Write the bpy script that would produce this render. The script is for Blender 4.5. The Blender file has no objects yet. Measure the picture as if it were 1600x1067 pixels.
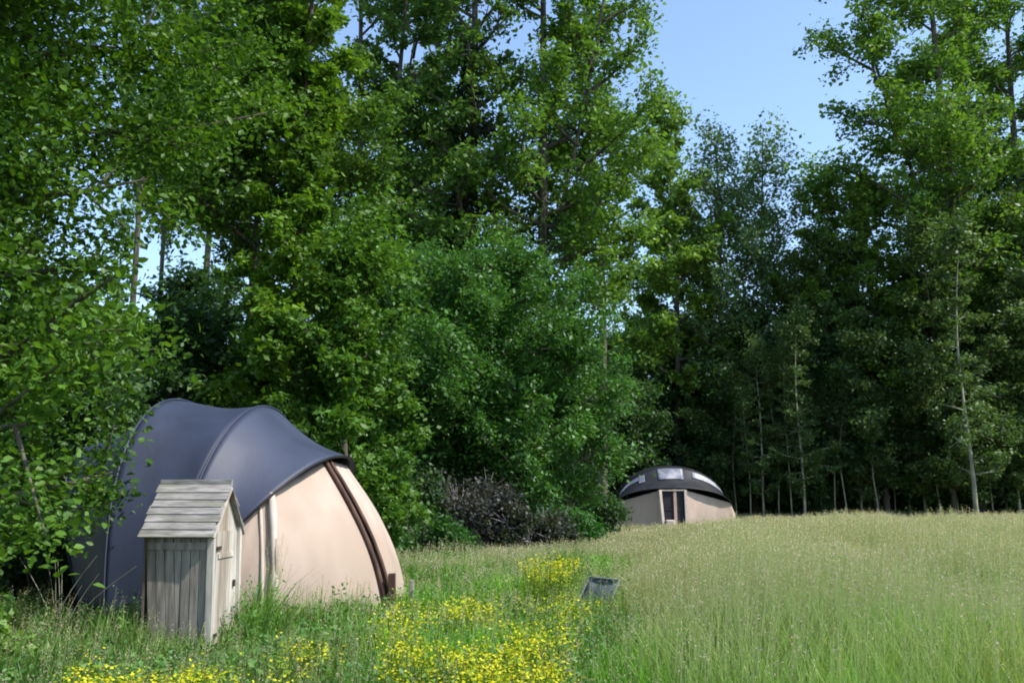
import bpy, bmesh, math, random
import numpy as np
from mathutils import Vector, Matrix
R = math.radians
C = bpy.context.scene
COL = C.collection

# ---------------------------------------------------------------- camera, sky, sun, exposure
F = 1400.0; PITCH = R(9.61); EYE = 1.6
cam_d = bpy.data.cameras.new('camera'); cam = bpy.data.objects.new('camera', cam_d); COL.objects.link(cam)
cam_d.sensor_width = 36; cam_d.lens = F/1600*36; cam_d.clip_end = 2000; cam_d.clip_start = 0.05
cam.location = (0, 0, EYE); cam.rotation_euler = (R(90)+PITCH, 0, 0)
C.camera = cam
SUN_EL = R(52); SUN_DIR = Vector((0.94, -0.34, 0)).normalized()
SUN_DIR = Vector((SUN_DIR.x*math.cos(SUN_EL), SUN_DIR.y*math.cos(SUN_EL), math.sin(SUN_EL)))
W = bpy.data.worlds.new('World'); C.world = W; W.use_nodes = True
wn = W.node_tree.nodes; wl = W.node_tree.links
sky = wn.new('ShaderNodeTexSky'); sky.sky_type = 'NISHITA'; sky.sun_disc = False
sky.sun_elevation = SUN_EL; sky.sun_rotation = math.atan2(SUN_DIR.x, SUN_DIR.y)
sky.air_density = 1.0; sky.dust_density = 0.6; sky.ozone_density = 2.0
bg = wn['Background']; bg.inputs[1].default_value = 0.15
wl.new(sky.outputs[0], bg.inputs[0])
sd = bpy.data.lights.new('sun', 'SUN'); so = bpy.data.objects.new('sun', sd); COL.objects.link(so)
sd.energy = 3.3; sd.angle = R(0.6); sd.color = (1, 0.95, 0.86)
so.rotation_euler = SUN_DIR.to_track_quat('Z', 'Y').to_euler(); so.location = (30, -10, 40)
C.view_settings.view_transform = 'Standard'; C.view_settings.look = 'None'
C.view_settings.exposure = 1.05; C.view_settings.gamma = 1
C.render.engine = 'CYCLES'
C.cycles.max_bounces = 6; C.cycles.transparent_max_bounces = 4
C.cycles.pixel_filter_type = 'BLACKMAN_HARRIS'; C.cycles.filter_width = 1.9
C.render.resolution_x = 1024; C.render.resolution_y = 682

def at(px, py, Y):
    xc = (px-800)/F; yc = (533.5-py)/F
    k = Y/(math.cos(PITCH)-yc*math.sin(PITCH))
    return Vector((xc*k, Y, EYE+(math.sin(PITCH)+yc*math.cos(PITCH))*k))
def gx(px, Y): return (px-800)/F*Y*0.985

# ---------------------------------------------------------------- materials
def mat(name, base, rough=0.7, spec=0.3):
    m = bpy.data.materials.new(name); m.use_nodes = True
    b = m.node_tree.nodes['Principled BSDF']
    b.inputs['Base Color'].default_value = (*base, 1); b.inputs['Roughness'].default_value = rough
    b.inputs['Specular IOR Level'].default_value = spec
    return m, m.node_tree.nodes, m.node_tree.links, b
def noisy(name, c1, c2, scale, rough=0.75, bump=0.0, stretch=(1, 1, 1), c3=None, spec=0.25, detail=6, lo=0.35, hi=0.65):
    m, n, l, b = mat(name, c1, rough, spec)
    tc = n.new('ShaderNodeTexCoord'); mp = n.new('ShaderNodeMapping'); mp.inputs['Scale'].default_value = stretch
    nz = n.new('ShaderNodeTexNoise'); nz.inputs['Scale'].default_value = scale; nz.inputs['Detail'].default_value = detail
    cr = n.new('ShaderNodeValToRGB'); cr.color_ramp.elements[0].position = lo; cr.color_ramp.elements[1].position = hi
    cr.color_ramp.elements[0].color = (*c1, 1); cr.color_ramp.elements[1].color = (*c2, 1)
    l.new(tc.outputs['Object'], mp.inputs[0]); l.new(mp.outputs[0], nz.inputs[0]); l.new(nz.outputs[0], cr.inputs[0])
    out = cr.outputs[0]
    if c3:
        n2 = n.new('ShaderNodeTexNoise'); n2.inputs['Scale'].default_value = scale*0.23; n2.inputs['Detail'].default_value = 3
        l.new(mp.outputs[0], n2.inputs[0])
        r2 = n.new('ShaderNodeValToRGB'); r2.color_ramp.elements[0].position = .5; r2.color_ramp.elements[1].position = .68
        l.new(n2.outputs[0], r2.inputs[0])
        mx = n.new('ShaderNodeMix'); mx.data_type = 'RGBA'; l.new(r2.outputs[0], mx.inputs[0])
        l.new(out, mx.inputs[6]); mx.inputs[7].default_value = (*c3, 1); out = mx.outputs[2]
    l.new(out, b.inputs['Base Color'])
    if bump:
        bp = n.new('ShaderNodeBump'); bp.inputs['Strength'].default_value = bump; bp.inputs['Distance'].default_value = 0.02
        l.new(nz.outputs[0], bp.inputs['Height']); l.new(bp.outputs[0], b.inputs['Normal'])
    return m
def leafmat(name, transl=0.35, rough=0.5, spec=0.35):
    m, n, l, b = mat(name, (.1, .2, .05), rough, spec)
    a = n.new('ShaderNodeVertexColor'); a.layer_name = 'tint'
    l.new(a.outputs[0], b.inputs['Base Color'])
    t = n.new('ShaderNodeBsdfTranslucent')
    mu = n.new('ShaderNodeMix'); mu.data_type = 'RGBA'; mu.blend_type = 'MULTIPLY'; mu.inputs[0].default_value = 1
    mu.inputs[7].default_value = (1.5, 1.5, .6, 1); l.new(a.outputs[0], mu.inputs[6]); l.new(mu.outputs[2], t.inputs[0])
    ms = n.new('ShaderNodeMixShader'); ms.inputs[0].default_value = transl
    l.new(b.outputs[0], ms.inputs[1]); l.new(t.outputs[0], ms.inputs[2]); l.new(ms.outputs[0], n['Material Output'].inputs[0])
    return m
M = {}
M['leaf'] = leafmat('leaf'); M['grass'] = leafmat('grass', .3, .75, .06); M['petal'] = leafmat('petal', .3, .6, .1)
M['bark'] = noisy('bark', (.045, .038, .03), (.13, .115, .09), 6, .9, .6, (1, 1, .25))
M['pale_bark'] = noisy('pale_bark', (.16, .16, .11), (.34, .34, .25), 5, .85, .4, (1, 1, .3))
M['dead'] = noisy('dead_wood', (.12, .10, .105), (.30, .27, .28), 7, .9, .4)
M['canvas'] = noisy('dark_canvas', (.017, .024, .050), (.025, .035, .070), 2.2, .6, .55, (1, 1, .5), c3=(.03, .04, .075), spec=.55, detail=9)
M['canvas_black'] = noisy('black_canvas', (.012, .013, .018), (.022, .024, .03), 2.5, .55, .1, spec=.3)
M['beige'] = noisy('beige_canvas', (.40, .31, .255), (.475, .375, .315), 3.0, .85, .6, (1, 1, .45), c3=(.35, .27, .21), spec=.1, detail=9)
M['beige_pale'] = noisy('pale_canvas', (.44, .37, .31), (.54, .46, .40), 4, .85, .15, spec=.1)
M['dull_beige'] = noisy('dull_canvas', (.36, .25, .2), (.43, .31, .25), 2.0, .9, .15, spec=.1)
M['brown'] = noisy('brown_wood', (.05, .025, .018), (.11, .06, .04), 8, .7, .3, (1, 1, .2))
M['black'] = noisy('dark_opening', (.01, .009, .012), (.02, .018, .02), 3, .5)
M['roof_sheen'] = noisy('painted_sheen', (.13, .14, .18), (.34, .34, .38), 1.6, .4, .2, spec=.5, lo=.42, hi=.55)  # sky sheen of the small tent's roof, put into the colour
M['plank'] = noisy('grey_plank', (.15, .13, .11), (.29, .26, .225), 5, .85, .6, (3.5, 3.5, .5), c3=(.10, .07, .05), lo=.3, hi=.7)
M['plank_sunlit'] = noisy('sunlit_plank', (.36, .32, .27), (.53, .49, .43), 5, .85, .5, (3.5, 3.5, .5), c3=(.26, .21, .16))  # outhouse boards on the gable side, sunlit brightness put into the colour
M['roofboard'] = noisy('grey_roof_board', (.13, .125, .12), (.34, .325, .315), 4.5, .85, .6, (1.0, 5, 5), c3=(.14, .145, .10), lo=.3, hi=.7)
M['iron'] = noisy('rusty_iron', (.03, .02, .018), (.07, .04, .03), 20, .7)
M['sling'] = noisy('grey_sling', (.16, .21, .18), (.24, .29, .26), 6, .8, .1)
M['sling_blue'] = noisy('bluish_sling', (.06, .08, .085), (.12, .145, .15), 6, .8, .1)
M['steel'] = noisy('dull_metal', (.16, .18, .18), (.3, .32, .32), 9, .4)
gm = noisy('soil_and_thatch', (.045, .055, .018), (.12, .13, .045), .8, .95, .6, c3=(.085, .06, .03), detail=12); M['ground'] = gm

# ---------------------------------------------------------------- helpers
def tag(o, label, cat, group=None, kind=None):
    if label: o['label'] = label
    if cat: o['category'] = cat
    if group: o['group'] = group
    if kind: o['kind'] = kind
    return o
def empty(name, loc=(0, 0, 0), rz=0):
    o = bpy.data.objects.new(name, None); o.empty_display_size = .2; COL.objects.link(o)
    o.location = loc; o.rotation_euler = (0, 0, rz); return o
def link(name, me, parent=None):
    o = bpy.data.objects.new(name, me); COL.objects.link(o)
    if parent: o.parent = parent
    return o
def bmobj(name, bm, m, parent=None, smooth=False):
    bmesh.ops.recalc_face_normals(bm, faces=bm.faces[:])
    me = bpy.data.meshes.new(name); bm.to_mesh(me); bm.free(); me.materials.append(m)
    if smooth: me.polygons.foreach_set('use_smooth', [True]*len(me.polygons))
    return link(name, me, parent)
def npmesh(name, V, faces, m, tint=None, smooth=False):
    """V (n,3); faces: list of (k,c) index arrays; tint (n,3) per vertex"""
    me = bpy.data.meshes.new(name)
    me.vertices.add(len(V)); me.vertices.foreach_set('co', np.ascontiguousarray(V, dtype=np.float32).ravel())
    idx = np.concatenate([f.ravel() for f in faces]).astype(np.int32)
    tot = np.concatenate([np.full(len(f), f.shape[1]) for f in faces]).astype(np.int32)
    st = np.concatenate([[0], np.cumsum(tot)[:-1]]).astype(np.int32)
    me.loops.add(len(idx)); me.loops.foreach_set('vertex_index', idx)
    me.polygons.add(len(tot)); me.polygons.foreach_set('loop_start', st)
    try: me.polygons.foreach_set('loop_total', tot)
    except Exception: pass
    if smooth: me.polygons.foreach_set('use_smooth', np.ones(len(tot), dtype=bool))
    me.update(calc_edges=True)
    if tint is not None:
        a = me.color_attributes.new('tint', 'FLOAT_COLOR', 'POINT')
        c = np.ones((len(V), 4), dtype=np.float32); c[:, :3] = np.clip(tint, 0, 1); a.data.foreach_set('color', c.ravel())
    me.materials.append(m)
    return me
def vnoise(x, y, scale, seed):
    r = np.random.default_rng(seed); T = r.random((64, 64))
    u = x/scale; v = y/scale; i = np.floor(u).astype(int); j = np.floor(v).astype(int)
    fu = u-i; fv = v-j; fu = fu*fu*(3-2*fu); fv = fv*fv*(3-2*fv)
    g = lambda a, b: T[a % 64, b % 64]
    return (g(i, j)*(1-fu)+g(i+1, j)*fu)*(1-fv)+(g(i, j+1)*(1-fu)+g(i+1, j+1)*fu)*fv
def sstep(a, b, x):
    t = np.clip((x-a)/(b-a), 0, 1); return t*t*(3-2*t)
def tubes(lines, n=5):
    """lines: list of (pts (k,3), radii (k,)) -> V, faces"""
    Vs, Fs, off = [], [], 0
    for P, r in lines:
        P = np.asarray(P, float); k = len(P); T = np.gradient(P, axis=0); T /= np.linalg.norm(T, axis=1)[:, None]+1e-9
        ref = np.array([0, 0, 1.]) if abs(T[0, 2]) < .8 else np.array([1., 0, 0])
        A = np.cross(T, ref); A /= np.linalg.norm(A, axis=1)[:, None]+1e-9; B = np.cross(T, A)
        th = np.arange(n)*2*np.pi/n
        ring = P[:, None]+np.asarray(r)[:, None, None]*(A[:, None]*np.cos(th)[None, :, None]+B[:, None]*np.sin(th)[None, :, None])
        Vs.append(ring.reshape(-1, 3))
        i = np.arange(k-1)[:, None]*n; j = np.arange(n)[None]; j2 = (j+1) % n
        Fs.append(np.stack([i+j, i+j2, i+n+j2, i+n+j], -1).reshape(-1, 4)+off); off += k*n
    return np.concatenate(Vs), np.concatenate(Fs)
def leaves(P, size, rng, tint, aspect=.6, up=.5, fold=False):
    """a leaf at each P; size (n,), tint (n,3)"""
    n = len(P); nrm = rng.normal(size=(n, 3)); nrm[:, 2] = np.abs(nrm[:, 2])+up; nrm /= np.linalg.norm(nrm, axis=1)[:, None]
    d = rng.normal(size=(n, 3)); d[:, 2] -= .35; d -= nrm*(d*nrm).sum(1)[:, None]; d /= np.linalg.norm(d, axis=1)[:, None]+1e-9
    s = np.cross(nrm, d); L = size[:, None]; Wd = L*aspect*.5
    if fold:
        q = [P, P+d*L*.35+s*Wd+nrm*L*.1, P+d*L*.72+s*Wd*.72+nrm*L*.07, P+d*L, P+d*L*.72-s*Wd*.72+nrm*L*.07, P+d*L*.35-s*Wd+nrm*L*.1]
        V = np.stack(q, 1).reshape(-1, 3); b = np.arange(n)[:, None]*6
        f = [np.concatenate([b+np.array([[0, 1, 2, 3]]), b+np.array([[0, 3, 4, 5]])])]; k = 6
    else:
        q = [P, P+d*L*.45+s*Wd, P+d*L, P+d*L*.45-s*Wd]
        V = np.stack(q, 1).reshape(-1, 3); f = [np.arange(n)[:, None]*4+np.arange(4)[None]]; k = 4
    return V, f, np.repeat(tint, k, axis=0)
def unit(v): return v/(np.linalg.norm(v)+1e-9)

def tree_meshes(name, seed, H, base, prof, tr, nl, nleaf, lsize, col, col2, nsub=7, spread=.45, rise=.5, lean=(0, 0),
                bark='bark', wob=.25, fold=False, aspect=.62, forks=1, fstart=.5, droop=0., zpow=1., dead=0):
    """prof(t) -> crown radius at t=0 (crown base) .. 1 (top)"""
    rng = np.random.default_rng(seed); lines = []; tw = []
    stems = []
    for k in range(forks):
        z = np.linspace(0, H*(1-.06*k), 14); ph = rng.random(4)*6.28
        off = np.zeros(14)
        x = wob*np.sin(z/H*5+ph[0])*z/H+lean[0]*(z/H)**1.3; y = wob*np.sin(z/H*6+ph[1])*z/H+lean[1]*(z/H)**1.3
        if k:
            a = rng.random()*6.28; s = np.clip((z/H-fstart)/(1-fstart), 0, 1)**.8*H*.13
            x = stems[0][:, 0]+np.cos(a)*s; y = stems[0][:, 1]+np.sin(a)*s
        P = np.stack([x, y, z], 1); stems.append(P)
        rr = tr*(1-z/H*.88)*(1 if k == 0 else .6); rr[0] *= 1.35
        if k: keep = z/H >= fstart*.95; P2 = P[keep]; r2 = rr[keep]*.8
        else: P2, r2 = P, rr
        lines.append((P2, r2))
    for i in range(nl):
        t = ((i+.5*rng.random())/nl)**zpow; zz = base+(H-base)*t*.97
        S = stems[i % forks]; o = np.array([np.interp(zz, S[:, 2], S[:, c]) for c in range(3)]); o[2] = min(zz, S[-1, 2])
        a = i*2.399+rng.random()*.7; Rr = prof(t)*(.62+.5*rng.random())
        el = rise*(.4+1.0*t)+rng.normal()*.12-droop*.3
        L = max(Rr/max(math.cos(el), .35), .25)
        o = o-np.array([0, 0, 1])*min(L*math.sin(el)*.55, zz-base*.55 if base > .5 else zz*.7)
        d = np.array([math.cos(a)*math.cos(el), math.sin(a)*math.cos(el), math.sin(el)]); k = 7
        ss = np.linspace(0, 1, k); side = unit(np.cross(d, [0, 0, 1])); wv = rng.normal()*.12
        P = o+d*L*ss[:, None]+side*(wv*L*np.sin(ss*3.1))[:, None]+np.array([0, 0, 1])*(L*(.16-droop)*(ss**2))[:, None]
        r0 = max(tr*.42*(1-.75*t), .012); lines.append((P, np.linspace(r0, r0*.18, k)))
        for j in range(nsub):
            u = .22+.78*(j+rng.random()*.6)/nsub; p = np.array([np.interp(u, ss, P[:, c]) for c in range(3)])
            dd = unit(d*.7+rng.normal(size=3)*.75+np.array([0, 0, .15-droop*1.2])); l2 = L*(.22+.3*rng.random())*(1.15-.5*u)
            s4 = np.linspace(0, 1, 4); Q = p+dd*l2*s4[:, None]+np.array([0, 0, 1])*((-.35*droop+.05)*l2*s4**2)[:, None]
            lines.append((Q, np.linspace(r0*.3, r0*.06+.003, 4)))
            if rng.random() >= dead:
                for w in (.45, .75, 1.): tw.append((np.array([np.interp(w, s4, Q[:, c]) for c in range(3)]), l2))
    V, Fc = tubes(lines, 6)
    for P in stems:
        for q in (1, 2):
            for _ in range(5): tw.append((P[-q]+rng.normal(size=3)*.35, 1.4))
    tm = npmesh(name+'_trunk', V, [Fc], M[bark], smooth=True)
    K = len(tw); per = nleaf//K; ctr = np.array([t[0] for t in tw]); sz = np.clip(np.array([t[1] for t in tw])*spread, .12, 1.1)
    wts = sz**1.7*(.35+1.3*rng.random(K)); cnt = rng.multinomial(nleaf, wts/wts.sum()); who = np.repeat(np.arange(K), cnt)
    G = rng.normal(size=(nleaf, 3))*np.array([.55, .55, .38]); P = ctr[who]+G*sz[who][:, None]
    P[:, 2] = np.maximum(P[:, 2], .05)
    cm = rng.random(K)[who]; lf = rng.random(nleaf)
    c1 = np.array(col); c2 = np.array(col2); mixv = np.clip(cm*.65+lf*.35, 0, 1)[:, None]
    t = (c1*(1-mixv)+c2*mixv)*(.8+.4*rng.random(nleaf))[:, None]
    LV, LF, LT = leaves(P, lsize*(.45+1.1*rng.random(nleaf)**1.2), rng, t, aspect, .5, fold)
    cmesh = npmesh(name+'_crown', LV, LF, M['leaf'], LT)
    return tm, cmesh
def plant_tree(name, ms, loc, rz, sc, label, cat, group=None):
    o = empty(name, (*loc, 0) if len(loc) == 2 else loc, rz)
    o.scale = (sc, sc, sc) if not isinstance(sc, tuple) else sc
    link('trunk', ms[0], o); link('crown', ms[1], o)
    tag(o, label, cat, group); return o

def box(bm, c, s, rot=None, taper=None, bevel=0):
    r = bmesh.ops.create_cube(bm, size=1); vs = r['verts']
    for v in vs:
        v.co = Vector((v.co.x*s[0], v.co.y*s[1], v.co.z*s[2]))
    if bevel:
        es = list({e for v in vs for e in v.link_edges})
        rr = bmesh.ops.bevel(bm, geom=es, offset=bevel, segments=1, affect='EDGES'); vs = list({v for f in rr['faces'] for v in f.verts})
    for v in vs:
        if rot: v.co = rot @ v.co
        v.co += Vector(c)
    return vs
def bar(bm, a, b, w, d=None, n=None, bevel=.003):
    """rectangular bar from a to b"""
    a = Vector(a); b = Vector(b); d = d or w; z = (b-a); L = z.length; q = z.to_track_quat('Z', 'X').to_matrix()
    box(bm, (a+b)/2, (w, d, L), q, bevel=bevel)
def tubemesh(name, pts, r, m, parent, n=8):
    rs = [r]*len(pts) if not hasattr(r, '__len__') else r
    V, Fc = tubes([(np.array([list(p) for p in pts]), np.array(rs))], n)
    caps = []
    return link(name, npmesh(name, V, [Fc], m, smooth=True), parent)

# ---------------------------------------------------------------- ground
bm = bmesh.new(); bmesh.ops.create_grid(bm, x_segments=90, y_segments=90, size=300)
for v in bm.verts: v.co.y += 60
g = bmobj('ground', bm, M['ground']); tag(g, None, None, kind='structure')

# ---------------------------------------------------------------- the tents
def shell_tent(root, sc, cover, wall, small=False):
    """u = +x is the front, v = y, z up. ribs fan like a pram hood"""
    # (apex u, apex z, foot u, foot z, half width)
    ribs = [(-1.5, .03, -1.25, .0, 1.35), (-2.0, 2.25, -1.22, 0, 1.5), (-.80, 2.88, -.58, 0, 2.3), (.42, 2.78, -.02, 0, 2.28), (1.50, 2.1, .33, .72, 2.05)]
    if small: ribs[-1] = (1.5, 1.84, .2, .55, 2.45)
    sag = [.0, .10, .06, .08]
    NPH = 49; NU = 14
    def rp(rb, ph):
        s = math.sin(ph)**.72; c = math.cos(ph); c = math.copysign(abs(c)**.92, c)
        return Vector((rb[2]+(rb[0]-rb[2])*s, -rb[4]*c, rb[3]+(rb[1]-rb[3])*s))
    rows = []
    for i in range(len(ribs)-1):
        rows.append([])
        for k in range(NU+1):
            t = k/NU; row = []
            for j in range(NPH):
                ph = math.pi*j/(NPH-1); a = rp(ribs[i], ph); b = rp(ribs[i+1], ph); p = a.lerp(b, t)
                ctr = Vector((-.3, 0, .6)); inw = (ctr-p).normalized()
                p += inw*sag[i]*math.sin(math.pi*t)*math.sin(ph)**.5
                p += Vector((0, 0, 1))*.006*math.sin(p.x*9+p.y*4)*math.sin(ph)
                row.append(p)
            rows.append(row)
    bm = bmesh.new(); vv = [[bm.verts.new(p) for p in r] for r in rows]
    for a, b in zip(vv, vv[1:]):
        if not a or not b: continue
        for j in range(NPH-1): bm.faces.new((a[j], a[j+1], b[j+1], b[j]))
    co = bmobj('cover', bm, cover, root, True)
    md = co.modifiers.new('thick', 'SOLIDIFY'); md.thickness = .012; md.offset = -1
    # rib seams
    for i in (1, 2, 3):
        pts = [rp(ribs[i], math.pi*j/(NPH-1))*1.002+Vector((0, 0, .003)) for j in range(NPH)]
        tubemesh('rib', pts, .012, cover, root, 8)
    pts = [rp(ribs[4], math.pi*j/(NPH-1)) for j in range(NPH)]
    tubemesh('visor_hem', pts, .016, M['black'], root, 8)
    # body walls: base polygon / top polygon with a bulge
    vis = lambda ph, du=-.10, dz=-.05: rp(ribs[4], ph)*1.0+Vector((du, 0, dz))
    if small:
        base = [Vector(p) for p in ((-.6, -2.62, 0), (.55, -2.55, 0), (1.72, -.50, 0), (1.75, -.02, 0), (1.72, .42, 0), (.55, 2.55, 0), (-.6, 2.62, 0))]
        phs = [.18, .42, 1.36, math.pi/2, math.pi-1.42, math.pi-.42, math.pi-.18]
    else:
        base = [Vector(p) for p in ((-.2, -2.12, 0), (1.18, -1.92, 0), (2.33, -.98, 0), (2.38, -.80, 0), (2.36, .45, 0), (1.2, 1.95, 0), (-.2, 2.12, 0))]
        phs = [.2, .62, 1.28, 1.36, math.pi-1.25, math.pi-.6, math.pi-.2]
    top = [vis(p) for p in phs]
    if small:
        top[2].z -= .04; top[4].z -= .04
    def panel(i, n=20, mz=22, bulge=.1, m=wall, name='wall_panel', shrink=0, dz=0):
        bm = bmesh.new(); G = []
        for a in range(mz+1):
            t = a/mz; r = []
            for b in range(n+1):
                s = shrink+(1-2*shrink)*b/n
                lo = base[i].lerp(base[i+1], s); hi = top[i].lerp(top[i+1], s); p = lo.lerp(hi, t)
                nn = Vector((p.x+.2, p.y, 0)).normalized()
                p += nn*(bulge*math.sin(math.pi*t)*1.0+.035*math.sin(math.pi*s)*math.sin(math.pi*t)+.010*math.sin(11*s+5*t+1.5*math.sin(6*t))*math.sin(math.pi*t)+.006*math.sin(23*s-7*t)*t)
                r.append(bm.verts.new(p))
            G.append(r)
        for a in range(mz):
            for b in range(n): bm.faces.new((G[a][b], G[a][b+1], G[a+1][b+1], G[a+1][b]))
        o = bmobj(name, bm, m, root, True); md = o.modifiers.new('t', 'SOLIDIFY'); md.thickness = .01; md.offset = -1
        return o
    bul = .02 if small else .16
    def edge(i, out=.02, n=9, bulge=bul, k=0):
        pts = []
        for a in range(n):
            t = a/(n-1); p = base[i].lerp(top[i], t); nn = Vector((p.x+.2, p.y, 0)).normalized(); pts.append(p+nn*(bulge*math.sin(math.pi*t)+out)+Vector((0, k, 0)))
        return pts
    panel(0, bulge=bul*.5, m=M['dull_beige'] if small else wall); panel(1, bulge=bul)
    if small:
        # door between posts 2 and 4
        for i, nm in ((2, 'door_post'), (4, 'door_post')):
            bm = bmesh.new(); a = base[i]; b = top[i]; bar(bm, a+Vector((.03, 0, 0)), b+Vector((.05, 0, 0)), *((.30, .10) if i == 2 else (.18, .10))); bmobj(nm, bm, M['beige_pale'], root)
        bm = bmesh.new(); bar(bm, base[3]+Vector((.02, .02, 0)), top[3]+Vector((.03, .02, 0)), .07, .11); bmobj('door_post', bm, M['dull_beige'], root)
        bm = bmesh.new(); bar(bm, top[2]+Vector((.09, 0, 0)), top[4]+Vector((.09, 0, 0)), .06, .08); bmobj('lintel', bm, M['beige_pale'], root)
        for i in (2, 3):
            bm = bmesh.new(); q = [base[i], base[i+1], top[i+1], top[i]]
            q = [p+Vector((-.03, 0, 0)) for p in q]; bm.faces.new([bm.verts.new(p) for p in q]); d = bmobj('door_leaf', bm, M['black'], root)
            d.modifiers.new('t', 'SOLIDIFY').thickness = .02
            bm = bmesh.new(); lo = base[i].lerp(base[i+1], .5); hi = top[i].lerp(top[i+1], .5)
            p1 = lo.lerp(hi, .5); w = (base[i+1]-base[i])*.42
            bar(bm, p1-w+Vector((.012, 0, 0)), p1+w+Vector((.012, 0, 0)), .02, .03); bmobj('glazing_bar', bm, M['brown'], d)
        bm = bmesh.new(); box(bm, base[2].lerp(base[3], .55)+Vector((.2, 0, .22)), (.3, .34, .44), bevel=.03); bmobj('white_bag', bm, M['beige_pale'], root)
        # sky sheen on the dark cover, modelled as pale patches laid on it
        def sheen_patch(t0, t1, p0, p1, n=10, name='roof_sheen_patch'):
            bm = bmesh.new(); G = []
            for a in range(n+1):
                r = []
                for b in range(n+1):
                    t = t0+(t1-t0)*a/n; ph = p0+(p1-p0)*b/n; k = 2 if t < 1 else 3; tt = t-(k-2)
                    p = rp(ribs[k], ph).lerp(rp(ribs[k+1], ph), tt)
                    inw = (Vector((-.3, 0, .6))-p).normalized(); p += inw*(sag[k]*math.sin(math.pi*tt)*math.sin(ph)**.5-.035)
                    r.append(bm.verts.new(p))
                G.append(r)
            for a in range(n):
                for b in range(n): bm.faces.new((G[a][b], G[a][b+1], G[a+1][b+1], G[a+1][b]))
            o = bmobj(name, bm, M['roof_sheen'], root, True); o.modifiers.new('t', 'SOLIDIFY').thickness = .012
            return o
        sheen_patch(1.05, 1.52, 1.36, 1.74); sheen_patch(1.15, 1.5, 1.0, 1.12); sheen_patch(1.12, 1.38, 1.90, 2.6); sheen_patch(1.16, 1.34, .5, 1.05)
        panel(4, bulge=bul); panel(5, bulge=bul*.5, m=M['dull_beige'])
    else:
        # dark door gap along the front edge: frame pole, door leaf and the far panel
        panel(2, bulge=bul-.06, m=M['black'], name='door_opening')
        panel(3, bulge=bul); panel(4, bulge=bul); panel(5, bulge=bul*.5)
        tubemesh('door_pole', edge(2, .035), .032, M['brown'], root)
        tubemesh('door_pole', edge(3, .03), .026, M['brown'], root)
        # rolled canvas flap at the first corner
        tubemesh('rolled_flap', [p for p in edge(1, .03, bulge=.08)], [.05, .05, .046, .055, .042, .05, .045, .05, .04], M['beige_pale'], root, 10)
        e = [p+Vector((-.13, -.03, 0)) for p in edge(1, .02, bulge=.08)]
        tubemesh('corner_pole', e, .022, M['beige_pale'], root)
        # door leaf, canvas covered, swung nearly shut
        bm = bmesh.new(); a = edge(2, .05); b = [p+Vector((.05, .5, 0)) for p in edge(2, .05)]
        # pale tie at the top of the pole
        bm.free(); bm = bmesh.new(); p = edge(2, .05)[-1]
        bar(bm, p+Vector((.02, .02, -.10)), p+Vector((.06, .10, -.42)), .05, .10, bevel=.012); bmobj('folded_flap', bm, M['beige_pale'], root)
        bm = bmesh.new(); q = base[2]; bar(bm, q+Vector((.05, .02, 0)), q+Vector((.03, .02, .62)), .08, .09); bmobj('foot_post', bm, M['brown'], root)
    return root
big = empty('shell_tent', (-3.80, 12.55, 0), R(-3)); tag(big, 'large shell tent with dark blue-grey cover and bright beige front beside the wooden outhouse', 'tent', 'shell tents on the meadow')
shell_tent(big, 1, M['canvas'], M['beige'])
sm = empty('shell_tent', (gx(1050, 42), 42.4, 0), R(-90-3)); tag(sm, 'small far-off shell tent with black cover, painted roof sheen and dark door', 'tent', 'shell tents on the meadow')
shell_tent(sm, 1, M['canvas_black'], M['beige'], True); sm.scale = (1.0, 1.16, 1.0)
# loose post by the tent front, and planks in the shade
bm = bmesh.new(); p = at(642, 930, 11.9); bar(bm, (p.x, p.y, 0), (p.x+.01, p.y, .50), .06, .06, bevel=.008)
tag(bmobj('wooden_stake', bm, M['plank']), 'short grey wooden stake just right of the large tent front', 'stake')
bm = bmesh.new(); p = at(135, 965, 10.6); bar(bm, (p.x-.32, p.y, .30), (p.x+.3, p.y-.05, .27), .03, .14, bevel=.006); bar(bm, (p.x+.2, p.y, .0), (p.x+.2, p.y, .26), .08)
bar(bm, (p.x-.2, p.y, .0), (p.x-.2, p.y, .28), .08)
tag(bmobj('low_bench', bm, M['plank']), 'low grey plank bench in the shade behind the dark tent cover', 'bench')

# ---------------------------------------------------------------- outhouse
oh = empty('outhouse', (gx(331, 9.1), 9.1, 0), R(-3))
tag(oh, 'narrow weathered wooden outhouse with steep grey board roof in front of the large tent', 'outhouse')
# local: corner at origin; front wall runs to -x (width Wf), gable wall runs to +y (depth Dg)
Wf, Dg, Hw, Hr = .645, .74, 1.225, 1.675
rng = random.Random(4)
def lean(x, z):   # the walls taper slightly to the ground
    return x+(.10*(1-z/Hw) if x < -.35 else .03*(1-z/Hw))
bm = bmesh.new(); n = 7
for i in range(n):
    x0 = -Wf+Wf*i/n; x1 = x0+Wf/n-.008; zt = Hw-.01; zb = .0+rng.random()*.03; yy = rng.uniform(-.004, .004)
    vs = [bm.verts.new(c) for c in ((lean(x0, zb), yy, zb), (lean(x1, zb), yy, zb), (x1, yy, zt), (x0, yy, zt), (lean(x0, zb), yy+.02, zb), (lean(x1, zb), yy+.02, zb), (x1, yy+.02, zt), (x0, yy+.02, zt))]
    for f in ((0, 1, 2, 3), (5, 4, 7, 6), (0, 3, 7, 4), (1, 5, 6, 2), (3, 2, 6, 7), (0, 4, 5, 1)): bm.faces.new([vs[k] for k in f])
bmobj('side_wall', bm, M['plank'], oh)
bm = bmesh.new(); box(bm, (-Wf/2, -.012, Hw-.14), (Wf*.95, .016, .07)); bmobj('rail', bm, M['plank'], oh)
bm = bmesh.new()
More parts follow.
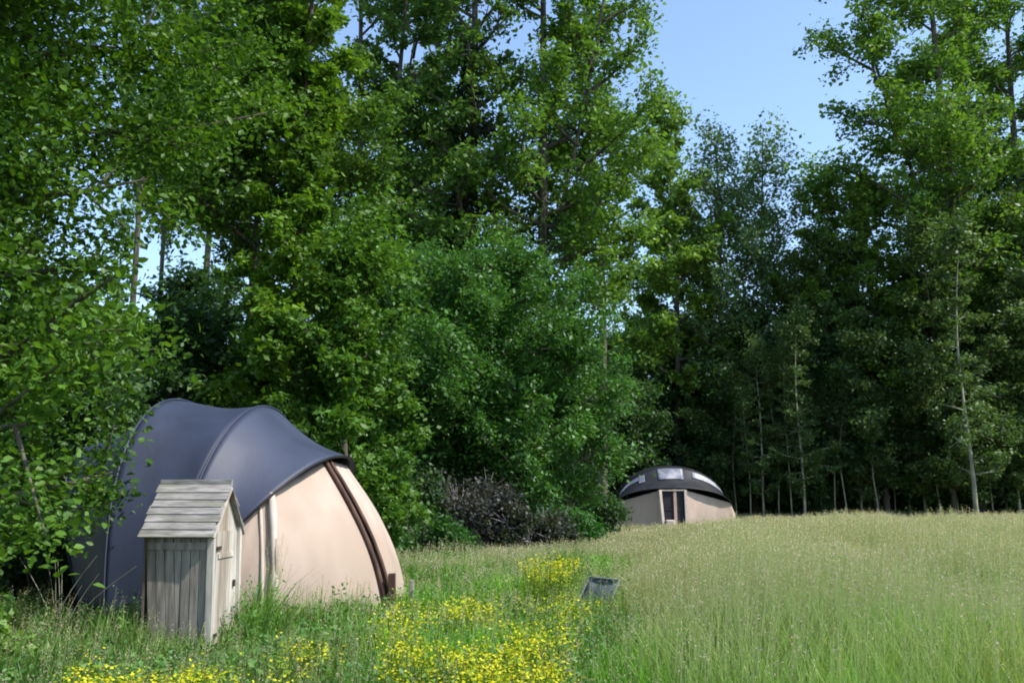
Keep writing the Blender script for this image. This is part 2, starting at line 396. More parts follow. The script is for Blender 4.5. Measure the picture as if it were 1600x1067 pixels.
for i in range(n):
    x0 = -Wf+Wf*i/n; x1 = x0+Wf/n-.008; box(bm, ((x0+x1)/2, Dg-.01, Hw/2), (x1-x0, .02, Hw))
bmobj('back_wall', bm, M['plank'], oh)
def gable(x, m, name, xs):
    bm = bmesh.new(); k = 6
    for i in range(k):
        y0 = Dg*i/k; y1 = y0+Dg/k-.008
        ht = lambda y: Hw+(Hr-.05-Hw)*(1-abs(y-Dg/2)/(Dg/2))
        ym = (y0+y1)/2; pts = [(y0, 0), (y1, 0), (y1, ht(y1)), (y0, ht(y0))]
        vs = [bm.verts.new((x+(.03*(1-z/Hw) if z < Hw else 0), y, z)) for y, z in pts]+[bm.verts.new((x-.02+(.03*(1-z/Hw) if z < Hw else 0), y, z)) for y, z in pts]
        for f in ((0, 1, 2, 3), (5, 4, 7, 6), (0, 3, 7, 4), (1, 5, 6, 2), (3, 2, 6, 7), (0, 4, 5, 1)): bm.faces.new([vs[q] for q in f])
    bmobj(name, bm, m, oh)
gable(.012, M['plank_sunlit'], 'gable_wall', 1); gable(-Wf, M['plank'], 'gable_wall', -1)
# corner post, door with frame and hinges on the gable side
bm = bmesh.new(); bar(bm, (.045, .0, 0), (.02, .0, Hw+.02), .07, .05); bmobj('corner_post', bm, M['plank_sunlit'], oh)
bm = bmesh.new(); bar(bm, (.045, Dg, 0), (.02, Dg, Hw+.02), .07, .05); bmobj('corner_post', bm, M['plank_sunlit'], oh)
bm = bmesh.new()
for i in range(4): box(bm, (.045, .12+.135*i, .64), (.022, .127, 1.16))
dr = bmobj('door', bm, M['plank_sunlit'], oh)
for z in (.16, .98):
    bm = bmesh.new(); box(bm, (.064, .30, z), (.012, .42, .045)); bmobj('batten', bm, M['plank_sunlit'], dr)
for z in (.22, 1.06): bm = bmesh.new(); box(bm, (.068, .09, z), (.012, .11, .035)); bmobj('hinge', bm, M['iron'], dr)
bm = bmesh.new(); box(bm, (.07, .55, .68), (.02, .035, .07), bevel=.004); bmobj('latch', bm, M['iron'], dr)
# roof: overlapping boards on each slope
for side, nm in ((-1, 'roof_slope'), (1, 'roof_slope')):
    bm = bmesh.new(); k = 7; ov = .055
    ym, zr = Dg/2, Hr; y0 = (Dg/2)+side*(Dg/2+ov); slope = (Hr-Hw)/(Dg/2); z0 = Hr-slope*(Dg/2+ov)
    d = Vector((0, y0-ym, z0-zr)); L = d.length; d.normalize(); nrm = Vector((0, -d.z*side, abs(d.y))).normalized()
    if nrm.z < 0: nrm = -nrm
    nrm = Vector((0, side*abs(d.z), abs(d.y)))
    for i in range(k):
        s0 = L*i/k-.012; s1 = L*(i+1)/k+.014; j = rng.uniform(-.012, .012); jj = rng.uniform(-.012, .012)
        a = Vector((0, ym, zr))+d*s0+nrm*(.006+.002*i); b = Vector((0, ym, zr))+d*s1+nrm*(.022+.002*i)
        xl, xr = -Wf-.05+j*1.5, .06+jj*1.5
        q = [Vector((xl, 0, 0))+a, Vector((xr, 0, 0))+a, Vector((xr, 0, 0))+b, Vector((xl, 0, 0))+b]
        vs = [bm.verts.new(p) for p in q]+[bm.verts.new(p+nrm*.016) for p in q]
        for f in ((0, 1, 2, 3), (4, 5, 6, 7), (0, 1, 5, 4), (1, 2, 6, 5), (2, 3, 7, 6), (3, 0, 4, 7)): bm.faces.new([vs[t] for t in f])
    bmobj(nm, bm, M['roofboard'], oh)
bm = bmesh.new(); bar(bm, (-Wf-.05, Dg/2, Hr+.03), (.065, Dg/2, Hr+.03), .07, .035); bmobj('ridge_board', bm, M['roofboard'], oh)
# back to front verge boards
for side in (-1, 1):
    bm = bmesh.new(); bar(bm, (.045, Dg/2, Hr-.02), (.045, Dg/2+side*(Dg/2+.06), Hw-.06), .02, .06); bmobj('verge_board', bm, M['plank_sunlit'] if side < 0 else M['plank'], oh)

# ---------------------------------------------------------------- folding chair half hidden in the grass
ch = empty('folding_chair', (gx(906, 10.8), 10.8, 0), R(-52)); ch.scale = (.85, .9, .74); tag(ch, 'low grey folding garden chair half sunk in grass by the yellow flowers', 'chair')
for s in (-1, 1):
    bm = bmesh.new(); bar(bm, (.30*s, -.30, 0), (.30*s, .25, .42), .025); bar(bm, (.30*s, .22, 0), (.30*s, -.22, .40), .025); bar(bm, (.30*s, .12, .28), (.30*s, .42, .80), .025)
    bar(bm, (.30*s, -.25, .40), (.30*s, .22, .42), .025)
    bmobj('side_frame', bm, M['steel'], ch)
def slingmesh(pts, w, m, nm):
    bm = bmesh.new(); G = []
    for p in pts: G.append([bm.verts.new((w*(k/6*2-1), p[0], p[1]-.02*math.sin(math.pi*k/6))) for k in range(7)])
    for a, b in zip(G, G[1:]):
        for k in range(6): bm.faces.new((a[k], a[k+1], b[k+1], b[k]))
    o = bmobj(nm, bm, m, ch, True); o.modifiers.new('t', 'SOLIDIFY').thickness = .008
slingmesh([(-.30, .40), (-.15, .36), (0, .32), (.12, .31)], .285, M['sling'], 'seat')
slingmesh([(.13, .32), (.2, .44), (.3, .60), (.42, .82)], .285, M['sling_blue'], 'backrest')
bm = bmesh.new(); bar(bm, (-.30, .42, .81), (.30, .42, .81), .025); bmobj('top_bar', bm, M['steel'], ch)

# ---------------------------------------------------------------- trees
GRN = ((.045, .105, .022), (.115, .22, .04))
LIT = ((.07, .145, .016), (.15, .26, .028))
BLU = ((.03, .085, .03), (.06, .15, .045))
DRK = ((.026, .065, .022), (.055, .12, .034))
NG = 'tall broadleaf trees at the back of the meadow'
flat = lambda t: 1.0
def dome(r, k=.45): return lambda t: r*(math.sin(math.pi*min(max(t*.93+.06, 0), 1)**k*1.0)*.75+.3)*(1-.5*t**4)
def col_(r): return lambda t: r*(1-.65*t**2)*(.75+.25*math.sin(t*9))
T = {}
# tall open crowned tree, dense tall tree, slim light tree, sparse lacy tree, low dark tree, sapling
T['tall'] = tree_meshes('tall', 11, 30, 8.5, dome(3.1), .26, 42, 23000, .20, *GRN, nsub=8, spread=.5, forks=2, fstart=.3)
T['tall2'] = tree_meshes('tall_b', 12, 28, 10, dome(2.3), .22, 34, 17000, .20, *GRN, nsub=7, spread=.45, wob=.5)
T['lush'] = tree_meshes('lush', 13, 29, 8.5, dome(3.4, .55), .30, 50, 45000, .19, (.055, .13, .022), (.15, .27, .042), nsub=8, spread=.52, forks=2, fstart=.35)
T['light'] = tree_meshes('light', 14, 18, 5, dome(2.4), .18, 36, 34000, .19, (.085, .17, .03), (.19, .32, .05), nsub=7, spread=.42)
T['lacy'] = tree_meshes('lacy', 15, 18, 6, dome(2.9), .17, 34, 17000, .18, (.07, .14, .055), (.14, .23, .09), nsub=8, spread=.5, rise=.9, dead=.2)
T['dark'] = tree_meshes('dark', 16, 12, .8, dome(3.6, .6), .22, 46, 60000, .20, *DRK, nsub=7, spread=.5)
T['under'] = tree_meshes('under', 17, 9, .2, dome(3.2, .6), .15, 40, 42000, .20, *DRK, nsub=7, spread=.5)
T['sapling'] = tree_meshes('sapling', 18, 13, 2.2, col_(1.9), .10, 34, 11000, .15, (.05, .10, .03), (.10, .17, .05), nsub=7, spread=.5, bark='pale_bark', rise=.25, droop=.12, dead=.15)

T['pole'] = tree_meshes('pole', 19, 11, 4.5, col_(1.5), .07, 22, 4200, .15, (.05, .10, .03), (.10, .17, .05), nsub=5, spread=.5, bark='pale_bark', rise=.3, droop=.1, dead=.25, wob=.5)
# the near tree on the left edge
nt = tree_meshes('near', 21, 13.5, .35, lambda t: (1.7 if t < .05 else 2.6+1.3*math.sin(min(t*2.2, 1.6))-1.6*max(t-.6, 0)), .20, 100, 320000, .075,
                 (.025, .075, .009), (.105, .215, .02), nsub=9, spread=.37, fold=True, rise=.15, droop=.08, zpow=1.2)
plant_tree('broadleaf_tree', nt, (-6.9, 8.6), R(20), 1, 'near leafy tree reaching in from the left edge over the tent', 'tree')
# trees behind the large tent
bt = tree_meshes('behind', 22, 15, 7.4, dome(2.6, .6), .17, 44, 80000, .12, (.045, .10, .018), (.115, .22, .028), nsub=8, spread=.5, rise=.3)
plant_tree('broadleaf_tree', bt, (gx(372, 19.8), 19.8), R(200), 1, 'tall tree above the large tent with sky showing under its crown', 'tree')
bt2 = tree_meshes('behind_b', 23, 15.5, 1.2, col_(1.75), .16, 66, 80000, .12, (.06, .135, .015), (.155, .28, .024), nsub=8, spread=.48, rise=.2)
plant_tree('broadleaf_tree', bt2, (gx(440, 18), 18.4), R(40), 1, 'bright yellow-green tree rising straight behind the dark tent cover', 'tree')
sh = tree_meshes('shrubby', 24, 6.6, .2, dome(1.45, .6), .10, 40, 36000, .12, (.045, .115, .015), (.10, .21, .025), nsub=7, spread=.5)
plant_tree('small_tree', sh, (gx(540, 17.5), 17.6), R(10), 1, 'bushy green small tree leaning over the tent front', 'tree')
plant_tree('broadleaf_tree', T['dark'], (gx(270, 25), 25), R(0), (.75, .75, .66), 'dark dense tree below the gap of sky above the large tent', 'tree')
for px, Y, rz, sc, lb in ((183, 26, 0, (.5, .5, 1.1), 'thin dark-stemmed tree at the left side of the sky gap above the large tent'), (232, 31, 90, (.45, .5, 1.1), 'thin dark-stemmed tree in the middle of the sky gap above the large tent'),
                          (300, 29, 230, (.6, .6, 1.15), 'thin dark-stemmed tree at the right side of the sky gap above the large tent'), (395, 30, 170, .85, 'thin tree showing right of the trunk above the large tent')):
    plant_tree('thin_tree', T['tall2'], (gx(px, Y), Y), R(rz), sc, lb, 'tree')
sh2 = tree_meshes('shadebush', 25, 5.2, .1, dome(2.2, .6), .10, 36, 40000, .12, *DRK, nsub=7, spread=.5)
plant_tree('small_tree', sh2, (gx(40, 15), 15.5), R(10), 1, 'dark shaded bush behind the rear end of the large tent', 'bush')
plant_tree('small_tree', sh2, (gx(260, 19), 19.5), R(130), (1.15, 1.15, 1.05), 'dark bush under the gap of sky above the large tent', 'bush')
# the willow-like mass in the middle
wt = tree_meshes('willow', 26, 8.4, 1.5, dome(4.0, .62), .2, 64, 170000, .135, (.030, .095, .020), (.085, .205, .038), nsub=9, spread=.36, aspect=.48, droop=.05, rise=.45, forks=3, fstart=.1)
plant_tree('willow_tree', wt, (gx(790, 26), 26), R(0), (.97, 1.0, 1.04), 'broad fine-leaved bluish-green willow in the middle between the two tents', 'tree')
plant_tree('willow_tree', wt, (gx(640, 28), 28.5), R(150), (.85, .85, 1.08), 'second fine-leaved willow, left and behind the broad middle one', 'tree')
# back trees: (kind, px, Y, rot, scale, label)
B = [
 ('tall', 548, 36, 10, 1.02, 'slim dark-trunked tree just right of the yellow-green tree'),
 ('tall2', 612, 35, 70, 1.05, 'tall straight tree second to the left of the thick dark trunk'),
 ('tall2', 668, 39, 200, 1.05, 'thin tree close on the left of the thick dark trunk'),
 ('lush', 850, 33, 30, 1.0, 'full leafy tree with bright clumps rising right behind the willow'),
 ('tall2', 942, 38, 290, 1.0, 'tall pale-stemmed tree at the left edge of the open sky'),
 ('light', 1062, 48, 0, 1.30, 'light green slender tree left under the open sky'),
 ('lacy', 1135, 49, 0, 1.22, 'thin lacy tree with sparse top under the open sky'),
 ('lacy', 1212, 51, 100, 1.27, 'greyish thin-crowned tree in the middle below the open sky'),
 ('light', 1300, 47, 200, 1.04, 'lower light green tree under the right end of the open sky'),
 ('lush', 1525, 45, 200, (1.35, 1.35, 1.22), 'massive tall tree at the right with pale forked limbs'),
 ('lush', 1640, 47, 40, (1.3, 1.3, 1.15), 'tall tree cut by the right edge of the view'),
 ('light', 1385, 45, 60, .95, 'mid-height dull tree against the left side of the massive right tree'),
 ('lush', 1560, 49, 100, (1.35, 1.35, 1.2), 'tall full tree between the massive right tree and the right edge'),
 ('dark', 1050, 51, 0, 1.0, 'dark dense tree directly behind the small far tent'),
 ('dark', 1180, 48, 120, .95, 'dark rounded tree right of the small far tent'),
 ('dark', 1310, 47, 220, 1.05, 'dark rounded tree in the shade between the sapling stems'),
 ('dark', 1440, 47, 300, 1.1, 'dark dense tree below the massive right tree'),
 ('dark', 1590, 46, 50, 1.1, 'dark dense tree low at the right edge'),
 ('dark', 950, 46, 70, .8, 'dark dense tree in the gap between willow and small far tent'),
]
for k, px, Y, rz, s, lb in B:
    plant_tree('broadleaf_tree' if k != 'lacy' else 'thin_tree', T[k], (gx(px, Y), Y), R(rz), s, lb, 'tree', NG)
it = tree_meshes('ivied', 28, 27, 9, dome(3.2), .40, 40, 20000, .20, *GRN, nsub=7, spread=.45, lean=(1.0, 0), wob=.4)
ivt = plant_tree('broadleaf_tree', it, (gx(703, 33), 33), R(0), 1.0, 'tallest middle tree with the thick dark ivy-grown trunk', 'tree', NG)
ri = np.random.default_rng(8); n = 16000; zz = ri.uniform(1, 19, n); a = ri.random(n)*6.28; rad = (.42+.22*np.sin(zz*1.7)+.15*np.sin(zz*4.1))*np.sqrt(ri.random(n))+.12
P = np.stack([1.0*(zz/27)**1.3+rad*np.cos(a), rad*np.sin(a), zz], 1); V, Fc, Tn = leaves(P, .13*(.6+.8*ri.random(n)), ri, np.array([.014, .03, .012])*(.7+.7*ri.random((n, 1))), .8, .1)
link('ivy', npmesh('ivy', V, Fc, M['leaf'], Tn), ivt)
SG = 'pale-stemmed saplings along the wood edge'
for px, Y, rz, s, lb in ((1523, 40, 0, 1.08, 'tallest sapling with a pale forked stem right of centre in the dark wood edge'), (1256, 43, 80, .8, 'sapling with a straight pale stem right of the small far tent'),
                         (1192, 44, 150, .7, 'thin sapling nearest the small far tent on its right'), (1445, 44.5, 210, .75, 'thin sapling just left of the tallest sapling'),
                         (1592, 43, 290, .8, 'sapling at the right edge of the view'), (1345, 45, 20, .72, 'thin sapling midway along the dark wood edge')):
    plant_tree('sapling', T['sapling'], (gx(px, Y), Y), R(rz), s, lb, 'sapling', SG)
rs = np.random.default_rng(77)
for i, px in enumerate((1150, 1172, 1216, 1236, 1283, 1304, 1322, 1372, 1398, 1421, 1468, 1496, 1550, 1571)):
    Y = rs.uniform(43, 46); w = rs.uniform(.45, .7); plant_tree('sapling', T['pole'], (gx(px, Y), Y), rs.uniform(0, 6.28), (w, w, rs.uniform(.55, .85)), 'very thin pale bare stem at the foot of the dark wood edge', 'sapling', 'thin bare stems along the wood edge')
# trees deeper in the wood
mt = tree_meshes('dull', 27, 16, 1.8, dome(3.1, .55), .16, 56, 62000, .17, (.055, .105, .032), (.12, .195, .06), nsub=8, spread=.45, rise=.4, forks=2, fstart=.2)
for px, Y, rz, s, lb in ((1262, 46, 0, .86, 'dull green tree in the dip between the lacy trees and the massive right tree'), (1370, 45, 60, 1.0, 'dull green full tree left of the tallest sapling'),
                         (1490, 43.5, 130, .95, 'dull green full tree right behind the tallest sapling'), (1605, 44, 200, 1.0, 'dull green full tree filling the right edge'), (1125, 47.5, 250, .72, 'dull green low tree above the right end of the small far tent')):
    plant_tree('broadleaf_tree', mt, (gx(px, Y), Y), R(rz), s, lb, 'tree', NG)
rg = np.random.default_rng(5)
DG = 'trees deep in the wood'
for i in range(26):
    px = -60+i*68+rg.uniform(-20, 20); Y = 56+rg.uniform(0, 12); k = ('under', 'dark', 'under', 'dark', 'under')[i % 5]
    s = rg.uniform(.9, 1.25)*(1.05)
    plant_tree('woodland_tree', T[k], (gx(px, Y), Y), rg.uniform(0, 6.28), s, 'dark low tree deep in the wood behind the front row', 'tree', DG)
for i in range(13):
    px = -40+i*75+rg.uniform(-25, 25) if i < 6 else 980+(i-6)*105; Y = 62+rg.uniform(0, 8)
    if i < 6 and px > 160 and px < 330: pass
    plant_tree('woodland_tree', T['tall2' if i % 2 else 'lacy'], (gx(px, Y), Y), rg.uniform(0, 6.28), (.8 if i < 6 else .72), 'slender tall tree deep in the wood behind the front row', 'tree', 'slender trees deep in the wood')
# undergrowth mass behind the edge
def blob_mass(name, spots, nleaf, size, c1, c2, seed, aspect=.6):
    r = np.random.default_rng(seed); S = np.array(spots); K = len(S)
    w = S[:, 3]**2*S[:, 4]; w /= w.sum(); cnt = r.multinomial(nleaf, w); who = np.repeat(np.arange(K), cnt); n = nleaf
    # clumps inside every bush
    sub = r.normal(size=(K, 14, 3)); sub /= np.linalg.norm(sub, axis=2)[:, :, None]; sub *= (.45+.5*r.random((K, 14)))[:, :, None]
    P = sub[who, r.integers(0, 14, n)]+r.normal(size=(n, 3))*.17
    P = S[who][:, :3]+P*np.stack([S[who][:, 3], S[who][:, 3], S[who][:, 4]], 1); P[:, 2] = np.abs(P[:, 2])+.02
    mixv = (r.random(K)[who]*.6+r.random(n)*.4)[:, None]; t = np.array(c1)*(1-mixv)+np.array(c2)*mixv
    V, Fc, Tn = leaves(P, size*(.6+.8*r.random(n)), r, t, aspect, .4); return npmesh(name, V, Fc, M['leaf'], Tn)
r = np.random.default_rng(9); spots = []
for i in range(190):
    Y = r.uniform(50, 74); px = r.uniform(-250, 1850); hh = r.uniform(1.5, 4.0)
    spots.append((gx(px, Y), Y, hh*.8, r.uniform(1.6, 3.0), hh))
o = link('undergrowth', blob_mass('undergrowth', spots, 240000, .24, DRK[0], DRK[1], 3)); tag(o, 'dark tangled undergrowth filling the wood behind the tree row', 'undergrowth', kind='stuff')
# bushes at the foot of the willow and the wood's edge
def bush(px, Y, rx, rz_, n, size, c, label, seed, cat='bush', dead=0, dc=.5):
    root = empty('bush', (gx(px, Y), Y, 0)); m = blob_mass('bush_foliage', [(0, 0, rz_*.75, rx, rz_*.85)]+[(rx*.7*math.cos(a*2.1), rx*.5*math.sin(a*2.1), rz_*.5, rx*.55, rz_*.6) for a in range(4)], n, size, c[0], c[1], seed)
    link('foliage', m, root); rr = np.random.default_rng(seed); ls = []
    for i in range(14+dead):
        a = rr.random()*6.28; e = rr.uniform(.5, 1.4); L = rx*rr.uniform(.7, 1.25); k = np.linspace(0, 1, 6)[:, None]
        d = np.array([math.cos(a)*math.cos(e), math.sin(a)*math.cos(e), math.sin(e)]); o0 = np.array([math.cos(a)*.15, math.sin(a)*.15, 0])
        P = o0+d*L*k*np.array([1, 1, rz_/rx*1.3])+rr.normal(size=(6, 3))*.05*k; ls.append((P, np.linspace(.03, .006, 6)))
        for j in range(3):
            u = rr.integers(2, 5); dd = unit(d+rr.normal(size=3)*.7); ls.append((P[u]+dd*L*.4*np.linspace(0, 1, 4)[:, None], np.linspace(.014, .004, 4)))
    V, Fc = tubes(ls, 4); link('stems', npmesh('bush_stems', V, [Fc], M['dead' if dead else 'bark'], smooth=True), root)
    tag(root, label, cat); return root
PUR = ((.018, .02, .018), (.075, .08, .078))
bush(728, 22.5, 1.25, 1.35, 12000, .10, PUR, 'dark purplish bush with bare grey twigs below the willow', 31, dead=24)
bush(825, 22.3, 1.0, .9, 9000, .10, ((.018, .028, .016), (.06, .07, .05)), 'brownish dead-looking bush right of the purplish one', 32, dead=16)
bush(865, 24.5, 1.1, .95, 9000, .11, ((.03, .10, .02), (.06, .17, .04)), 'small bright green bush between the willow and the small tent', 33)
bush(905, 30, 1.5, 1.2, 9000, .13, DRK, 'low dark bush left of the small far tent', 34)
bush(665, 20, .9, .75, 8000, .10, ((.03, .09, .02), (.06, .16, .035)), 'low green bush close right of the large tent', 35)
bush(600, 22, 1.4, 1.8, 12000, .11, DRK, 'dark bush in the shade behind the large tent front', 36)
bush(-5, 7.9, .42, .42, 2600, .085, ((.10, .20, .03), (.2, .33, .06)), 'light green leafy plant low at the left edge', 37, cat='plant')
bush(60, 12.5, .8, .8, 5000, .09, DRK, 'dark low bush in the shade left of the tent', 38)

# ---------------------------------------------------------------- meadow
def grass_height(X, Y):
    px = 800+X/Y*F
    h = .40+.34*sstep(900, 1130, px)+.08*sstep(1200, 1700, px)
    h = h*(1-.38*sstep(17, 36, Y))
    h = h*(.62+.7*vnoise(X, Y, 1.3, 1))+.05*vnoise(X, Y, .35, 2)
    h *= 1-.2*sstep(13, 9, Y)*sstep(560, 480, px)
    h *= 1-.55*(np.exp(-((px-910)/70)**2)*sstep(30, 36, Y))
    h *= 1-.45*np.exp(-((px-1040)/130)**2)*sstep(20, 34, Y)
    h = h+.60*np.exp(-((px-425)/42)**2-((Y-9.75)/.45)**2)+.24*np.exp(-((px-530)/50)**2-((Y-10.3)/.4)**2)+.22*np.exp(-((px-205)/40)**2-((Y-8.9)/.5)**2)
    return h
def blocked(X, Y):
    b = ((X+3.9)/2.2)**2+((Y-12.55)/2.2)**2 < 1
    b |= (X > gx(331, 9.1)-.72) & (X < gx(331, 9.1)+.05) & (Y > 9.1) & (Y < 9.85)
    b |= ((X-gx(1050, 42))/2.5)**2+((Y-42.4)/1.9)**2 < 1
    return b
def blades(n, y0, y1, wmin, seed, dens_pow=1.0):
    r = np.random.default_rng(seed)
    Y = y0+(y1-y0)*r.random(n)**dens_pow; pxr = r.uniform(-130, 1730, n); X = gx(pxr, Y)
    keep = ~blocked(X, Y) & (r.random(n) < .35+.9*vnoise(X, Y, .45, 7)); X, Y = X[keep], Y[keep]; n = len(X)
    px = 800+X/Y*F
    # yellow patches keep fewer blades
    h = grass_height(X, Y)*(.55+.6*r.random(n)); w = np.maximum(wmin, .00105*Y)*(.5+1.0*r.random(n))
    th = r.random(n)*6.28; bend = h*(.15+.45*r.random(n)); wind = np.array([.10, .02])
    D = np.stack([np.cos(th), np.sin(th)], 1)*bend[:, None]+wind*h[:, None]
    ft = th+r.normal(size=n)*.6+1.57; S = np.stack([np.cos(ft), np.sin(ft), np.zeros(n)], 1)*w[:, None]*.5
    o = np.stack([X, Y, np.zeros(n)], 1); q = []
    for s, ww in ((0, 1), (.4, .9), (.75, .6)):
        c = o.copy(); c[:, :2] += D*s**2; c[:, 2] = h*(s-.12*s*s); q += [c-S*ww, c+S*ww]
    c = o.copy(); c[:, :2] += D; c[:, 2] = h*.88; q.append(c)
    V = np.stack(q, 1).reshape(-1, 3); b = np.arange(n)[:, None]*7
    Fq = np.concatenate([b+np.array([[0, 1, 3, 2]]), b+np.array([[2, 3, 5, 4]])]); Ft = b+np.array([[4, 5, 6]])
    # colours: green near, paler and drier on the open right side
    dry = sstep(860, 1080, px+90*(vnoise(X, Y, 2, 18)-.5))*sstep(7.2, 12, Y+4*(vnoise(X, Y, 2.5, 11)-.3))*(.1+.95*vnoise(X, Y*.5, 1.8, 19))+.3*(vnoise(X, Y, 1.7, 12) > .62)*(.3+.7*(px > 850))
    dry = np.clip(dry+.25*sstep(34, 42, Y)*np.exp(-((px-900)/90)**2)+.2*(r.random(n)-.5), 0, 1)[:, None]
    g1 = np.array([.024, .105, .010]); g2 = np.array([.15, .40, .024]); m = np.clip(vnoise(X, Y*.5, .8, 13)*.9-.25+r.random(n)*.6, 0, 1)[:, None]
    gcol = g1*(1-m)+g2*m
    yel = (sstep(1350, 1650, px)*sstep(8.5, 5.5, Y))[:, None]; gcol = gcol*(1-yel)+np.array([.20, .32, .04])*yel
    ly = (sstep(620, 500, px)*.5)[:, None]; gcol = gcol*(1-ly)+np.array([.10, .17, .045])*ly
    dcol = np.array([.50, .44, .27]); t = gcol*(1-dry)+dcol*dry; pale = (r.random((n, 1)) < (.04+.08*sstep(6, 12, Y))[:, None]); t = np.where(pale, t*.4+np.array([.40, .50, .22])*.6, t*(.55+.75*r.random((n, 1))))
    return V, Fq, Ft, np.repeat(t, 7, axis=0), n
parts = [blades(120000, 3.2, 9, .0045, 41, 1.0), blades(150000, 9, 20, .006, 42, 1.0), blades(150000, 19, 50, .01, 43, 1.0)]
V = []; Fq = []; Ft = []; Tn = []; off = 0
for v, a, b, t, n in parts:
    V.append(v); Fq.append(a+off); Ft.append(b+off); Tn.append(t); off += len(v)
me = npmesh('meadow_grass', np.concatenate(V), [np.concatenate(Fq), np.concatenate(Ft)], M['grass'], np.concatenate(Tn))
tag(link('meadow_grass', me), 'tall uncut green grass covering the meadow', 'grass', kind='stuff')

# seed heads: thin stalks topped by pale feathery panicles
def seedheads(n, y0, y1, seed):
    r = np.random.default_rng(seed); Y = y0+(y1-y0)*r.random(n); pxr = r.uniform(-100, 1730, n); X = gx(pxr, Y)
    px = pxr; dens = .10+.9*sstep(860, 1080, px+90*(vnoise(X, Y, 2, 18)-.5))*sstep(6.0, 11, Y+4*(vnoise(X, Y, 2.5, 11)-.3)); dens += .35*np.exp(-((px-470)/90)**2-((Y-10.2)/.7)**2)+.3*sstep(560, 700, px)*sstep(900, 800, px)*sstep(12, 16, Y)
    dens *= np.clip(-.25+1.2*vnoise(X, Y, 1.1, 15)+.9*vnoise(X, Y*.6, 3.1, 16), .04, 1.2)
    keep = (r.random(n) < dens) & ~blocked(X, Y); X, Y = X[keep], Y[keep]; n = len(X)
    h = grass_height(X, Y)*(.95+.4*r.random(n)); th = r.random(n)*6.28; sc = np.maximum(1, Y/9)
    D = np.stack([np.cos(th)*.12+.10, np.sin(th)*.12+.02], 1)*h[:, None]
    base = np.stack([X, Y, 0*X], 1); tip = base.copy(); tip[:, :2] += D; tip[:, 2] = h
    w = .0016*sc**.9; S = np.stack([w, 0*w, 0*w], 1)
    Vs = np.stack([base-S, base+S, tip+S, tip-S], 1).reshape(-1, 3); Fs = np.arange(n)[:, None]*4+np.arange(4)[None]
    ts = np.tile(np.array([.30, .36, .14]), (n*4, 1))
    k = 10; P = np.repeat(tip, k, 0); L = .019*np.repeat(sc, k)**.75*(.7+.6*r.random(n*k)); up = np.tile(np.linspace(-.12, .02, k), n)
    P = P+np.stack([r.normal(size=n*k)*.012, r.normal(size=n*k)*.012, up], 1)*np.repeat(sc**.35, k)[:, None]
    m = np.repeat(r.random(n), k)[:, None]; tl = (np.array([.62, .47, .40])*(1-m)+np.array([.40, .42, .24])*m)*(.72+.28*np.repeat(sstep(5, 11, Y), k)[:, None])
    V2, F2, T2 = leaves(P, L, r, tl, .27, .0)
    return np.concatenate([Vs, V2]), [Fs, F2[0]+len(Vs)], np.concatenate([ts, T2])
Vs = []; Fs = []; Ts = []; off = 0
for a in ((50000, 4.2, 12, 51), (85000, 12, 26, 52), (80000, 26, 49, 53)):
    v, f, t = seedheads(*a); Vs.append(v); Fs += [x+off for x in f]; Ts.append(t); off += len(v)
me = npmesh('seed_heads', np.concatenate(Vs), Fs, M['grass'], np.concatenate(Ts))
tag(link('seed_heads', me), 'pale pinkish grass seed heads over the right half of the meadow', 'seed heads', kind='stuff')

# broad-leaved weeds on the left and centre
r = np.random.default_rng(61); n = 5200; Y = 4.0+14*r.random(n)**1.4; px = r.uniform(-120, 1000, n); X = gx(px, Y)
keep = ~blocked(X, Y) & (r.random(n) < .15+.85*(vnoise(X, Y, .8, 21) > .42)); X, Y = X[keep], Y[keep]; n = len(X)
h = grass_height(X, Y)*(.7+.5*r.random(n)); k = 16
P = np.repeat(np.stack([X, Y, 0*X], 1), k, 0); u = np.tile(np.linspace(.2, 1, k), n); P[:, 2] = np.repeat(h, k)*u
P[:, :2] += r.normal(size=(n*k, 2))*.03; m = np.repeat(r.random(n), k)[:, None]
tl = np.array([.05, .15, .035])*(1-m)+np.array([.13, .26, .05])*m
V, Fc, Tn = leaves(P, (.085*(1.15-.6*u))*(.6+.7*r.random(n*k)), r, tl, .5, .4)
tag(link('meadow_herbs', npmesh('meadow_herbs', V, Fc, M['leaf'], Tn)), 'leafy green weeds growing among the grass before the tent', 'weeds', kind='stuff')

# yellow flowers
r = np.random.default_rng(71); Xs = []; Ys = []; Hs = []
def patch(n, px0, px1, y0, y1, h, thr=.45):
    Y = r.uniform(y0, y1, n); px = r.uniform(px0, px1, n); X = gx(px, Y)
    edge = sstep(0, .25, (px-px0)/(px1-px0))*sstep(0, .25, (px1-px)/(px1-px0))*sstep(0, .18, (Y-y0)/(y1-y0))*sstep(0, .3, (y1-Y)/(y1-y0))
    keep = (r.random(n) < edge) & (vnoise(X, Y, .55, 31)*.7+vnoise(X, Y, .2, 32)*.3 > thr) & ~blocked(X, Y)
    Xs.append(X[keep]); Ys.append(Y[keep]); Hs.append(h*(.75+.45*r.random(keep.sum())))
patch(1900, 560, 930, 5.2, 10.8, .44, .44); patch(420, 570, 840, 4.2, 7.5, .40, .46); patch(1300, 110, 390, 4.3, 7.0, .36, .38); patch(400, 400, 700, 4.3, 8.5, .38, .56)
patch(190, 805, 905, 10.9, 12.2, .66, .2); patch(260, 900, 990, 9.0, 10.6, .45, .45)
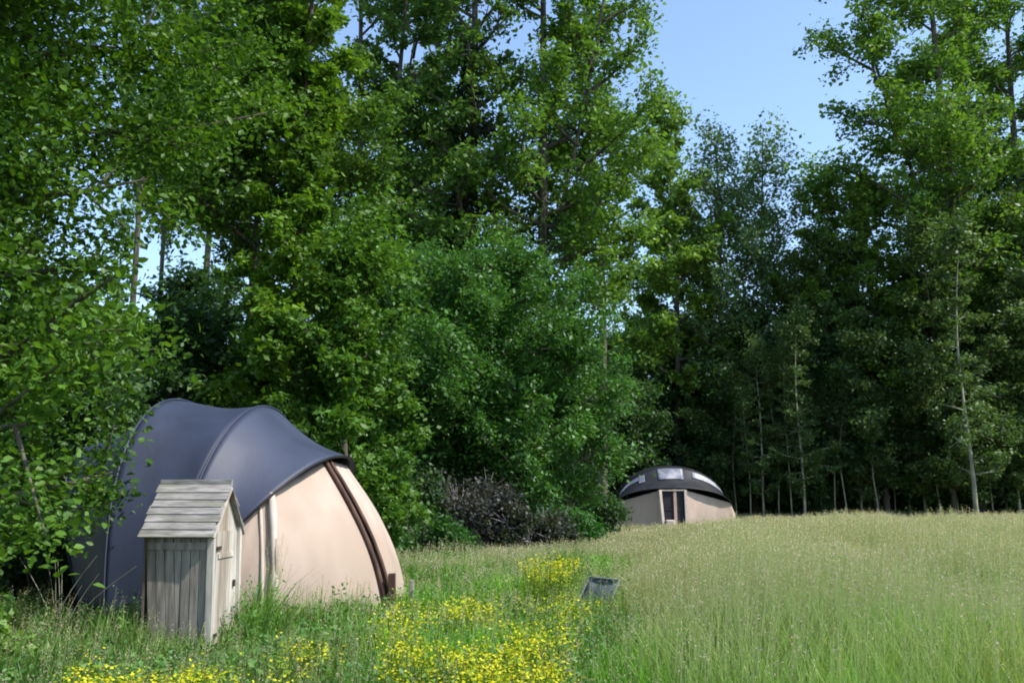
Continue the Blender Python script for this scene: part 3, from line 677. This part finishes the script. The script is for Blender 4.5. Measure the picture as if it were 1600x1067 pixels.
X = np.concatenate(Xs); Y = np.concatenate(Ys); h = np.concatenate(Hs); n = len(X)
base = np.stack([X, Y, 0*X], 1); tip = base.copy(); tip[:, 2] = h; tip[:, :2] += r.normal(size=(n, 2))*.04
w = .003; S = np.array([w, 0, 0]); Vst = np.stack([base-S, base+S, tip+S, tip-S], 1).reshape(-1, 3); Fst = np.arange(n)[:, None]*4+np.arange(4)[None]
k = 13; P = np.repeat(tip, k, 0)+r.normal(size=(n*k, 3))*np.array([.05, .05, .04]); m = r.random((n*k, 1))
tl = np.array([.50, .44, .012])*(1-m)+np.array([.56, .58, .04])*m
V2, F2, T2 = leaves(P, .019*(.4+1.2*r.random(n*k)), r, tl, .9, 1.2)
k2 = 10; P = np.repeat(base, k2, 0)+r.normal(size=(n*k2, 3))*np.array([.05, .05, 0]); P[:, 2] = np.repeat(h, k2)*np.tile(np.linspace(.25, .95, k2), n)
V3, F3, T3 = leaves(P, .07*(.6+.8*r.random(n*k2)), r, np.tile(np.array([.17, .28, .03]), (n*k2, 1)), .3, .2)
me = npmesh('yellow_flowers', np.concatenate([Vst, V2, V3]), [Fst, F2[0]+len(Vst), F3[0]+len(Vst)+len(V2)], M['petal'],
            np.concatenate([np.tile(np.array([.1, .17, .03]), (len(Vst), 1)), T2, T3]))
tag(link('yellow_flowers', me), 'drifts of small bright yellow wildflowers in the foreground grass', 'flowers', kind='stuff')
# a few pale dry stalks in the dark left of the tent
for px, hh, lb in ((108, 1.0, 'tall pale dry stalk standing in the dark left of the tent'),):
    Yd = 10.2; rr = np.random.default_rng(3); ls = []
    for i in range(9):
        k = np.linspace(0, 1, 6)[:, None]; a = rr.normal()*.12
        ls.append((np.array([gx(px, Yd)+rr.normal()*.05, Yd, 0])+np.array([a, 0, hh*rr.uniform(.6, 1)])*k+np.array([a, 0, 0])*k**2, np.linspace(.006, .003, 6)))
    V, Fc = tubes(ls, 4); tag(link('dry_stalk', npmesh('dry_stalk', V, [Fc], M['pale_bark'])), lb, 'plant')
